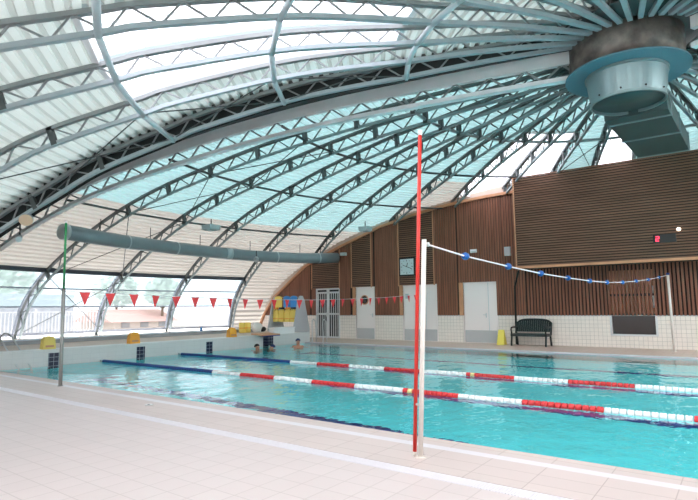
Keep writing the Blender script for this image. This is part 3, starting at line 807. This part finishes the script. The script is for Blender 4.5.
spot((-15.1, 14.3, 3.3), 'small pale floodlight hanging just below the round duct', 'pale', .1, (.3,-.3,-.8))

# ------------------------------------------------------------------ poles and lines
p = thing('false_start_pole', 'thick white pole standing on the near deck beside the red pole', 'pole', (-2.47, 4.40, DZ))
MB().lathe([(.05,0),(.05,.01),(.03,.012)], (-2.47,4.4,DZ), 20).build('base_plate', M['pole'], p)
MB().tube([(-2.47,4.4,DZ+.01), (-2.375,4.4,2.03)], .023, 16).build('pole_tube', M['pole'], p)
MB().tube([(-2.375,4.4,2.03), (-2.375,4.4,2.035)], .024, 16).build('end_cap', M['white'], p)
MB().lathe([(.015,-.02),(.02,0),(.015,.02)], (-2.36,4.44,1.99), 10).build('hook', M['chrome'], p)
p = thing('red_pole', 'tall thin red pole with white tip rising beside the white pole', 'pole', (-2.57, 4.42, DZ))
MB().tube([(-2.54,4.42,DZ+.04), (-2.402,4.42,3.06)], .018, 12).build('pole_tube', M['red'], p)
MB().tube([(-2.402,4.42,3.06), (-2.4,4.42,3.11)], .021, 12).build('white_tip', M['white'], p)
MB().tube([(-2.542,4.42,DZ), (-2.54,4.42,DZ+.05)], .016, 12).build('foot', M['pole'], p)
MB().tube([(-2.52,4.42,.5), (-2.47,4.4,.5)], .012, 8).build('clip', M['chrome'], p)
p = thing('flag_pole', 'thin pole with green top half at the left side of the near deck', 'pole', (-10.12, 4.75, DZ))
MB().lathe([(.05,0),(.05,.01),(.035,.012)], (-10.12,4.75,DZ), 16).build('base_plate', M['greypole'], p)
MB().tube([(-10.12,4.75,DZ), (-10.165,4.75,1.8)], .032, 12).build('lower_tube', M['greypole'], p)
MB().tube([(-10.165,4.75,1.8), (-10.2,4.75,3.05)], .02, 12).build('upper_tube', M['green'], p)
MB().tube([(-10.2,4.75,3.05), (-10.2,4.75,3.09)], .024, 10).build('tip', M['white'], p)
p = thing('far_pole', 'slim white pole on the far deck at right end of the blue float rope', 'pole', (-1.7, 18.2, DZ))
MB().lathe([(.07,0),(.07,.012),(.04,.014)], (-1.7,18.2,DZ), 16).build('base_plate', M['pole'], p)
MB().tube([(-1.7,18.2,DZ), (-1.72,18.2,2.27)], .035, 12).build('pole_tube', M['pole'], p)
MB().tube([(-1.72,18.2,2.27), (-1.72,18.2,2.33)], .045, 12).build('cap', M['ropeblue'], p)
# backstroke flags
fl_ = thing('flag_line', 'cord of red triangular pennants strung across the pool from the green pole', 'pennant line', (-10.14, 4.75, 1.78))
fz = [(4.77,1.76),(5.13,1.745),(6.04,1.72),(6.96,1.69),(7.82,1.67),(8.88,1.645),(9.91,1.63),(11.85,1.635),(13.47,1.67),(15.7,1.74),(17.96,1.86),(19.0,1.93)]
def flz(y):
    for a, c_ in zip(fz, fz[1:]):
        if a[0] <= y <= c_[0]: return a[1]+(c_[1]-a[1])*(y-a[0])/(c_[0]-a[0])
    return fz[0][1]
MB().tube([(-10.14,y,z) for y, z in fz], .006, 5).build('cord', M['cord'], fl_)
fm = MB(); fm.prism([(-.1,0),(.1,0),(.0,-.255)], 'x', -.004, .004)
fme = fm.mesh('pennant', M['flag'])
for i in range(26):
    y = 5.14+i*.5125
    o = bpy.data.objects.new('pennant', fme); col.objects.link(o); o.parent = fl_
    o.location = (0, y-4.75, flz(y)-1.78); o.rotation_euler = (0, random.uniform(-.12,.12), random.uniform(-.25,.25))
# false start rope
fr_ = thing('false_start_rope', 'white rope with blue ball floats hanging from white pole to far pole', 'rope', (-2.46, 4.4, 1.99))
bz = [(-2.365,4.44,1.99),(-2.41,5.4,1.95),(-2.35,6.56,1.9),(-2.29,7.7,1.86),(-2.22,8.89,1.84),(-2.15,10.07,1.83),(-2.09,11.24,1.84),(-2.02,12.49,1.88),(-1.95,13.79,1.945),(-1.87,15.16,2.03),(-1.79,16.66,2.14),(-1.72,18.2,2.27)]
MB().tube(bz, .009, 6).build('cord', M['cord'], fr_)
bm_ = MB().lathe([(.0,-.05),(.025,-.05),(.038,-.028),(.043,0),(.038,.028),(.025,.05),(0,.05)], (0,0,0), 14, 'y').mesh('ball_float', M['blueball'])
for q in bz[1:-1]:
    o = bpy.data.objects.new('ball_float', bm_); col.objects.link(o); o.parent = fr_; o.location = Vector(q)-Vector((-2.46,4.4,1.99))
# lane ropes
fm_ = {}
for nm in ('ropeblue','ropered','white','ropeyellow'):
    b = MB(); b.lathe([(.02,-.04),(.046,-.037),(.052,-.02),(.044,0),(.052,.02),(.046,.037),(.02,.04)], (0,0,0), 14, 'x')
    fm_[nm] = b.mesh('float', M[nm])
def ropecol(x):
    if x < -9.5: return 'ropeblue'
    if -4.58 < x < -4.45: return 'ropeyellow'
    return 'white' if int(math.floor(x+9.6)) % 2 == 0 else 'ropered'
for y, lab in ((YN+.11+2.5, 'nearer lane rope of blue, white and red floats lying on the water'), (YN+.11+5.0, 'farther lane rope of blue, white and red floats lying on the water')):
    t = thing('lane_rope', lab, 'lane rope', (XE+.1, y, .015))
    MB().tube([(XE+.02,y,.02), (XR-.02,y,.0)], .007, 6).build('cable', M['cord'], t)
    MB().lathe([(.0,-.03),(.03,-.03),(.03,.03),(0,.03)], (XE+.05,y,.03), 10, 'x').build('end_hook', M['chrome'], t)
    FP = .09
    for i in range(100):
        x = -.62-i*FP
        o = bpy.data.objects.new('float', fm_[ropecol(x)]); col.objects.link(o); o.parent = t
        o.location = (x-(XE+.1), 0, .004*math.sin(x*2.3))
    b = MB(); xs_ = [-.62-i*FP for i in range(100, 150)]+[-.62+i*FP for i in range(1, 127)]
    for x in xs_:
        b.cm = {'white': 0, 'ropered': 1, 'ropeblue': 2, 'ropeyellow': 3}[ropecol(x)]
        b.lathe([(.02,-.04),(.046,-.036),(.05,-.02),(.05,.02),(.046,.036),(.02,.04)], (x,y,.015), 10, 'x')
    o = b.build('float', [M['white'], M['ropered'], M['ropeblue'], M['ropeyellow']], t); tag(o, kind='stuff')

# ------------------------------------------------------------------ bench, sign, ledge things
bn = thing('bench', 'dark green plastic garden bench against the tiled wall', 'bench', (-5.95, 18.5, DZ))
x0, x1 = -6.55, -5.33
def seatback(x):  # arched top
    u = (x-x0)/(x1-x0); return .93-.10*(2*u-1)**6-.03*(2*u-1)**2
b = MB(); n = 16
for i in range(n):
    a = x0+.03+(x1-x0-.06)*i/n; c_ = x0+.03+(x1-x0-.06)*(i+1)/n-.012
    b.hexa([(a,18.75,.5),(c_,18.75,.5),(c_,18.78,.5),(a,18.78,.5),(a,18.9,seatback(a)-.03),(c_,18.9,seatback(c_)-.03),(c_,18.93,seatback(c_)-.03),(a,18.93,seatback(a)-.03)])
b.build('backrest', M['bench'], bn)
b = MB(); b.tube([(x0,18.72,.40)]+[(x0+.01+(x1-x0-.02)*i/14, 18.9-.0*i, seatback(x0+(x1-x0)*i/14)) for i in range(15)]+[(x1,18.72,.40)], .03, 8); b.build('back_frame', M['bench'], bn)
b = MB()
for i in range(7): b.box(x0+.02, x1-.02, 18.24+i*.072, 18.24+i*.072+.06, .42, .45)
b.build('seat', M['bench'], bn)
b = MB().box(x0, x1, 18.21, 18.24, .36, .45); b.box(x0, x1, 18.72, 18.75, .36, .45); b.box(x0, x0+.03, 18.21, 18.75, .36, .45); b.box(x1-.03, x1, 18.21, 18.75, .36, .45)
b.build('seat_frame', M['bench'], bn)
for x in (x0+.03, x1-.03):
    for y, dy in ((18.26,-.07),(18.74,.1)):
        MB().bar((x,y,.4), (x+(.0), y+dy, .03), .05, .05).build('leg', M['bench'], bn)
    MB().tube([(x,18.26,.4),(x,18.2,.6),(x,18.24,.66),(x,18.45,.67),(x,18.84,.66)], .026, 8).build('armrest', M['bench'], bn)
sg = thing('floor_sign', 'yellow folding caution sign on the far deck left of the bench', 'floor sign', (-7.0, 18.55, DZ))
for s1, s2 in ((-1, 'front_panel'), (1, 'rear_panel')):
    pn_ = MB().hexa([(-7.13,18.55+s1*.14,DZ),(-6.87,18.55+s1*.14,DZ),(-6.87,18.55+s1*.165,DZ),(-7.13,18.55+s1*.165,DZ),(-7.1,18.55+s1*.01,.56),(-6.9,18.55+s1*.01,.56),(-6.9,18.55+s1*.03,.56),(-7.1,18.55+s1*.03,.56)]).build(s2, M['yellow'], sg)
MB().box(-7.05, -6.95, 18.515, 18.585, .5, .53).build('handle_slot', M['black'], pn_)

def lanebox(y, mat, label, x=XE-.12, z=.425):
    t = thing('lane_box', label, 'lane box', (x, y, z), 0, 'small boxes standing on the pool end wall')
    b = MB(); w_ = .155
    b.hexa([(x-.1,y-w_,z),(x+.1,y-w_,z),(x+.1,y+w_,z),(x-.1,y+w_,z),(x-.08,y-w_*.9,z+.26),(x+.08,y-w_*.9,z+.26),(x+.08,y+w_*.9,z+.26),(x-.08,y+w_*.9,z+.26)])
    b.hexa([(x-.07,y-w_*.75,z+.26),(x+.07,y-w_*.75,z+.26),(x+.07,y+w_*.75,z+.26),(x-.07,y+w_*.75,z+.26),(x-.06,y-w_*.7,z+.31),(x+.06,y-w_*.7,z+.31),(x+.06,y+w_*.7,z+.31),(x-.06,y+w_*.7,z+.31)])
    bb = b.build('box_body', mat, t)
    MB().box(x+.095, x+.103, y-.1, y+.1, z+.05, z+.1).build('stripe', M['tan'], bb)
    MB().bar((x,y-.05,z+.325), (x,y+.05,z+.325), .02).build('grip', mat, t)
lanebox(6.38, M['yellowpale'], 'pale yellow box on the end wall beside the green topped pole')
lanebox(8.75, M['orange'], 'orange yellow box on the end wall behind the start of the nearer lane rope')
lanebox(12.45, M['orange'], 'deep orange box on the end wall in front of the two yellow cylinders')
# start block
t = thing('start_block', 'low start block with tan top at the right of the end wall', 'start block', (-14.15, 13.95, .43))
MB().hexa([(-14.5,13.5,.45),(-13.9,13.5,.42),(-13.9,14.4,.42),(-14.5,14.4,.45),(-14.5,13.5,.5),(-13.9,13.5,.46),(-13.9,14.4,.46),(-14.5,14.4,.5)]).build('platform', M['tan'], t)
MB().box(-13.93, -13.895, 13.5, 14.4, .395, .425).build('front_edge', M['navy'], t)
MB().box(-14.2, -13.99, 13.83, 14.13, .06, .42).build('pedestal', M['navytile'], t)
# yellow cylinders, white bag, bottle on the ledge
for y, lb in ((14.87,'left'), (15.17,'right')):
    t = thing('foam_roll', 'upright yellow foam roll on the ledge, %s one of the pair' % lb, 'foam roll', (-16.5, y, .42), 0, 'yellow foam rolls on the ledge')
    MB().lathe([(.0,0),(.12,0),(.13,.02),(.13,.38),(.115,.41),(0,.41)], (-16.5,y,.42), 18).build('roll_body', M['lifeyellow'], t)
    MB().lathe([(.132,0),(.132,.03)], (-16.5,y,.6), 18).build('strap', M['orange'], t)
t = thing('float_bag', 'rounded white bag with black underside on the ledge right of the yellow rolls', 'bag', (-16.5, 15.8, .42))
MB().ball((-16.5,15.72,.60), .16, .29, .22).build('bag_body', M['white'], t)
MB().ball((-16.42,15.96,.53), .12, .17, .11).build('bag_base', M['black'], t)
t = thing('bottle', 'small blue bottle on the low grey wall under the last window', 'bottle', (-16.98, 13.2, .56))
MB().lathe([(0,0),(.05,0),(.05,.1),(.02,.14),(.02,.17),(0,.17)], (-16.98,13.2,.56), 12).build('bottle_body', M['boardblue'], t)
MB().lathe([(.024,.165),(.024,.19),(0,.19)], (-16.98,13.2,.56), 12).build('cap', M['white'], t)
t = thing('storage_box', 'white box on the end wall in front of the float rack', 'box', (-14.45, 15.05, .425))
MB().box(-14.55, -14.3, 14.47, 15.63, .425, .64).build('box_body', M['white'], t)
MB().box(-14.57, -14.28, 14.45, 15.65, .64, .67).build('lid', M['white'], t)
# float rack
rk = thing('float_rack', 'grey rack with tall tapered side panels at the far left corner', 'rack', (-15.8, 16.9, DZ))
for x in (-16.62, -15.12):
    pl = [(16.45,DZ),(17.45,DZ),(17.45,.5),(17.12,1.75),(17.0,1.92),(16.85,1.92),(16.72,1.75),(16.45,.5)]
    MB().prism(pl, 'x', x-.03, x+.03).build('side_panel', M['grey_rack'], rk)
for z in (1.9, 1.42): MB().bar((-16.62,16.92,z-.03), (-15.12,16.92,z-.03), .04).build('rail', M['greypole'], rk)
MB().box(-16.6, -15.14, 16.6, 17.3, .2, .24).build('shelf', M['grey_rack'], rk)
def kick(x, z, w_, hh, mat, label, y=16.8, arch=True):
    pl = [(x-w_/2,z-hh),(x+w_/2,z-hh),(x+w_/2,z-.08)]+[(x+w_/2*math.cos(a), z-.08+.08*math.sin(a)) for a in (.4,.9,1.57,2.2,2.7)]+[(x-w_/2,z-.08)]
    o = MB().prism(pl, 'y', y-.02, y+.02).build('kickboard', M[mat]); tag(o, label, 'kickboard', 'kickboards hanging on the grey rack')
kick(-16.33, 1.93, .42, .5, 'lifeyellow', 'yellow kickboard hanging at top left of the grey rack')
kick(-15.83, 1.93, .36, .5, 'boardblue', 'left of two blue kickboards on the grey rack')
kick(-15.42, 1.93, .36, .5, 'boardblue', 'right of two blue kickboards on the grey rack')
for i, x in enumerate((-16.42, -16.08, -15.72, -15.4)):
    t = thing('swim_vest', '%s of four yellow float vests hanging in the lower row of the grey rack' % ('leftmost','second','third','rightmost')[i], 'float vest', (x, 16.75, .85), 0, 'yellow vests on the grey rack')
    b = MB(); b.prism([(x-.13,.82),(x+.13,.82),(x+.15,1.0),(x+.12,1.3),(x+.06,1.36),(x,1.28),(x-.06,1.36),(x-.12,1.3),(x-.15,1.0)], 'y', 16.7, 16.8); b.build('vest_body', M['lifeyellow'], t)
    MB().box(x-.1, x+.1, 16.69, 16.81, 1.36, 1.44).build('shoulder_strap', M['black' if i in (1,3) else 'orange'], t)
    MB().box(x-.14, x+.14, 16.692, 16.7, .95, .98).build('belt', M['orange'], t)
# ladders
def ladder(name, x, ys, label, ax, ground, top_z, out, low=-.9):
    t = thing(name, label, 'ladder', (x, sum(ys)/2 if ax == 'x' else ys[0], 0))
    return t
t = thing('pool_ladder', 'stainless pool ladder with bent handrails over the end wall at far left', 'ladder', (-14.2, 5.7, 0))
for y in (5.58, 5.86):
    MB().tube([(-14.1,y+.05,-1.1),(-14.1,y+.05,0),(-14.45,y,.30),(-14.95,y-.08,.72),(-15.15,y-.1,.82),(-15.35,y-.12,.83),(-15.55,y-.13,.74),(-15.62,y-.13,.42)], .02, 8).build('handrail', M['chrome'], t)
for z in (-.25, -.55, -.85): MB().box(-14.16, -14.05, 5.6, 5.95, z-.015, z+.015).build('step', M['chrome'], t)
t = thing('pool_ladder', 'stainless pool ladder with tall hoop handrails on the far edge before the barred door', 'ladder', (-13.5, 16.2, DZ))
for x in (-13.85, -13.3):
    MB().tube([(x+.1,16.05,-1.1),(x+.1,16.06,.4),(x+.05,16.1,.75),(x-.02,16.2,.92),(x-.06,16.35,.94),(x-.1,16.5,.85),(x-.12,16.55,.4),(x-.12,16.56,DZ)], .022, 8).build('handrail', M['chrome'], t)
for z in (-.25, -.55, -.85): MB().box(-13.75, -13.2, 16.02, 16.1, z-.015, z+.015).build('step', M['chrome'], t)
t = thing('floor_drain', 'small round socket cover on the near deck beside the pool edge', 'drain cover', (-7.0, 4.55, DZ))
MB().lathe([(0,0),(.06,0),(.06,.008),(.045,.012),(0,.012)], (-7.0,4.55,DZ), 18).build('cover', M['chrome'], t)
MB().lathe([(.0,.012),(.02,.012),(.02,.014),(0,.014)], (-6.98,4.53,DZ), 10).build('slot', M['black'], t)

# ------------------------------------------------------------------ swimmers
def swimmer(x, y, face, label, hairmat, hname, sh=0., lift=0.):
    """body is one skinned surface, upright in the water, face = heading angle"""
    t = thing('person', label, 'person', (x, y, 0), face)
    V = [(0,0,-.62+lift),(0,0,-.35+lift),(0,0,-.12+lift),(0,0,-.02+lift),(.015,0,.05+lift),(.02,0,.12+lift),(.0,0,.205+lift),   # pelvis..head top
         (0,.17,-.06+lift),(.12,.27,-.26+lift),(.34,.30,-.2+lift),(.46,.30,-.16+lift), (0,-.17,-.06+lift),(.12,-.27,-.26+lift),(.34,-.30,-.2+lift),(.46,-.30,-.16+lift),
         (.02,.1,-.95+lift),(-.08,.11,-1.3+lift),(.02,-.1,-.95+lift),(.05,-.11,-1.3+lift),(.115,0,.10+lift)]
    E_ = [(0,1),(1,2),(2,3),(3,4),(4,5),(5,6),(2,7),(7,8),(8,9),(9,10),(2,11),(11,12),(12,13),(13,14),(0,15),(15,16),(0,17),(17,18),(5,19)]
    rad = [.15,.14,.13,.06,.065,.095,.06,.07,.05,.04,.035,.07,.05,.04,.035,.085,.05,.085,.05,.018]
    me = bpy.data.meshes.new('body'); me.from_pydata(V, E_, []); o = bpy.data.objects.new('body', me); col.objects.link(o); o.parent = t
    me.materials.append(M['skin'])
    o.modifiers.new('skin', 'SKIN'); sv = me.skin_vertices[0].data
    for i, r_ in enumerate(rad): sv[i].radius = (r_, r_*(1.15 if i in (0,1,2) else .85 if i in (5,6) else 1))
    sv[0].use_root = True
    s = o.modifiers.new('sub', 'SUBSURF'); s.levels = 2; s.render_levels = 2
    # hair or cap shell
    b = MB(); m_ = 8; n = 18; c = (-.012, 0, .15+lift)
    for i in range(m_+1):
        th = R(12 if False else 0)+i/m_*R(100)
        for k in range(n):
            a = 2*PI*k/n; rr_ = 1.0-(.13*(math.cos(a) > .5)*(i > 5))
            b.v.append((c[0]+.105*math.sin(th)*math.cos(a)*rr_-.01*i/m_, c[1]+.09*math.sin(th)*math.sin(a), c[2]+.1*math.cos(th)+(.03 if math.cos(a) > .4 and i > 5 else 0)))
    for i in range(m_):
        for k in range(n): b.face([i*n+k, (i+1)*n+k, (i+1)*n+(k+1) % n, i*n+(k+1) % n], True)
    b.build(hname, M[hairmat], t, False)
    e = MB()
    for sy in (-1, 1): e.ball((.088, sy*.034, .125+lift), .012, .014, .008, 8, 6)
    e.build('eyes', M['black'], t, False)
    MB().ball((.092,0,.062+lift), .01, .024, .007, 8, 6).build('mouth', pm('lips', (170,90,85), .5), t, False)
    return t
swimmer(-13.5, 12.86, R(-10), 'dark haired swimmer looking right beside the end wall', 'hair', 'hair', 0, -.05)
swimmer(-13.42, 13.5, R(-100), 'swimmer in navy cap low in the water by the start block', 'cap', 'swim_cap', 0, -.1)
swimmer(-13.1, 14.5, R(-40), 'swimmer in navy cap with bare shoulders below the white box', 'cap', 'swim_cap', 0, .06)

# ------------------------------------------------------------------ outdoors
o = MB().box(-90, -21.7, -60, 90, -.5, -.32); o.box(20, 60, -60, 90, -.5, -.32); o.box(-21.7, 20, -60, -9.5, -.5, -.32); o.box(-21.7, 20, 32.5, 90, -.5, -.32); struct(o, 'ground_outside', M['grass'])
fe = thing('picket_fence', 'long white railing of upright bars outside the left windows', 'fence', (-27, 9, -.32))
for i in range(5):
    y0 = -1+i*3.2; b = MB()
    for q in range(20): b.box(-27.0-.25*i-.02, -27.0-.25*i+.02, y0+q*.16-.025, y0+q*.16+.025, -.3, 1.35)
    b.build('bar_panel', M['white'], fe)
    MB().box(-27.03-.25*i, -26.97-.25*i, y0, y0+3.2, 1.3, 1.36).build('rail', M['white'], fe)
    MB().box(-27.05-.25*i, -26.95-.25*i, y0-.05, y0+.05, -.32, 1.5).build('post', M['white'], fe)
ho = thing('house', 'low house with pink tiled roof beyond the third window', 'house', (-47, 28, -.32))
MB().box(-51, -45, 25.5, 31.5, -.32, .4).build('walls', M['render'], ho)
MB().prism([(-51.5,.3),(-44.5,.3),(-48,1.45)], 'y', 25, 32).build('roof', M['roofred'], ho)
for y in (26.6, 28.5, 30.4): MB().box(-45, -44.95, y-.4, y+.4, -.2, .25).build('window', M['band'], ho)
hw = thing('hedge', 'pale clipped hedge wall behind the white railing outside', 'hedge', (-31, 6, -.32))
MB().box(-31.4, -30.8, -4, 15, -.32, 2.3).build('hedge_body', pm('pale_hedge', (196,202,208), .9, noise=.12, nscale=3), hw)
random.seed(9)
def tree(x, y, h, r, label):
    t = thing('tree', label, 'tree', (x, y, -.32), 0, 'pale trees outside the windows')
    MB().tube([(x,y,-.32),(x+.1,y,h*.4),(x,y+.1,h*.8)], [.16,.12,.05], 8).build('trunk', M['bark'], t)
    b = MB()
    for i in range(420):
        a = random.uniform(0,2*PI); c_ = random.uniform(-1,1); rr_ = r*(.55+.45*random.random()); s = math.sqrt(1-c_*c_)
        q = Vector((x+rr_*s*math.cos(a), y+rr_*s*math.sin(a), h*.72+rr_*c_*.8)); u = Vector((random.uniform(-1,1),random.uniform(-1,1),random.uniform(-1,1))).normalized()*.24; v = u.orthogonal().normalized()*.2
        k = len(b.v); b.v += [tuple(q-u-v), tuple(q+u-v), tuple(q+u+v), tuple(q-u+v)]; b.face([k,k+1,k+2,k+3])
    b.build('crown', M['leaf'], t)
tree(-40, 10, 4.2, 1.7, 'pale tree beyond the white railing outside the first full window')
tree(-44, 17, 4.4, 1.9, 'pale leafy tree outside the second window above the railing end')
tree(-50, 28.5, 4.6, 2.1, 'pale leafy tree outside, left of the house roof')
tree(-46, 31, 4.3, 1.8, 'pale leafy tree outside the last window on the left row')
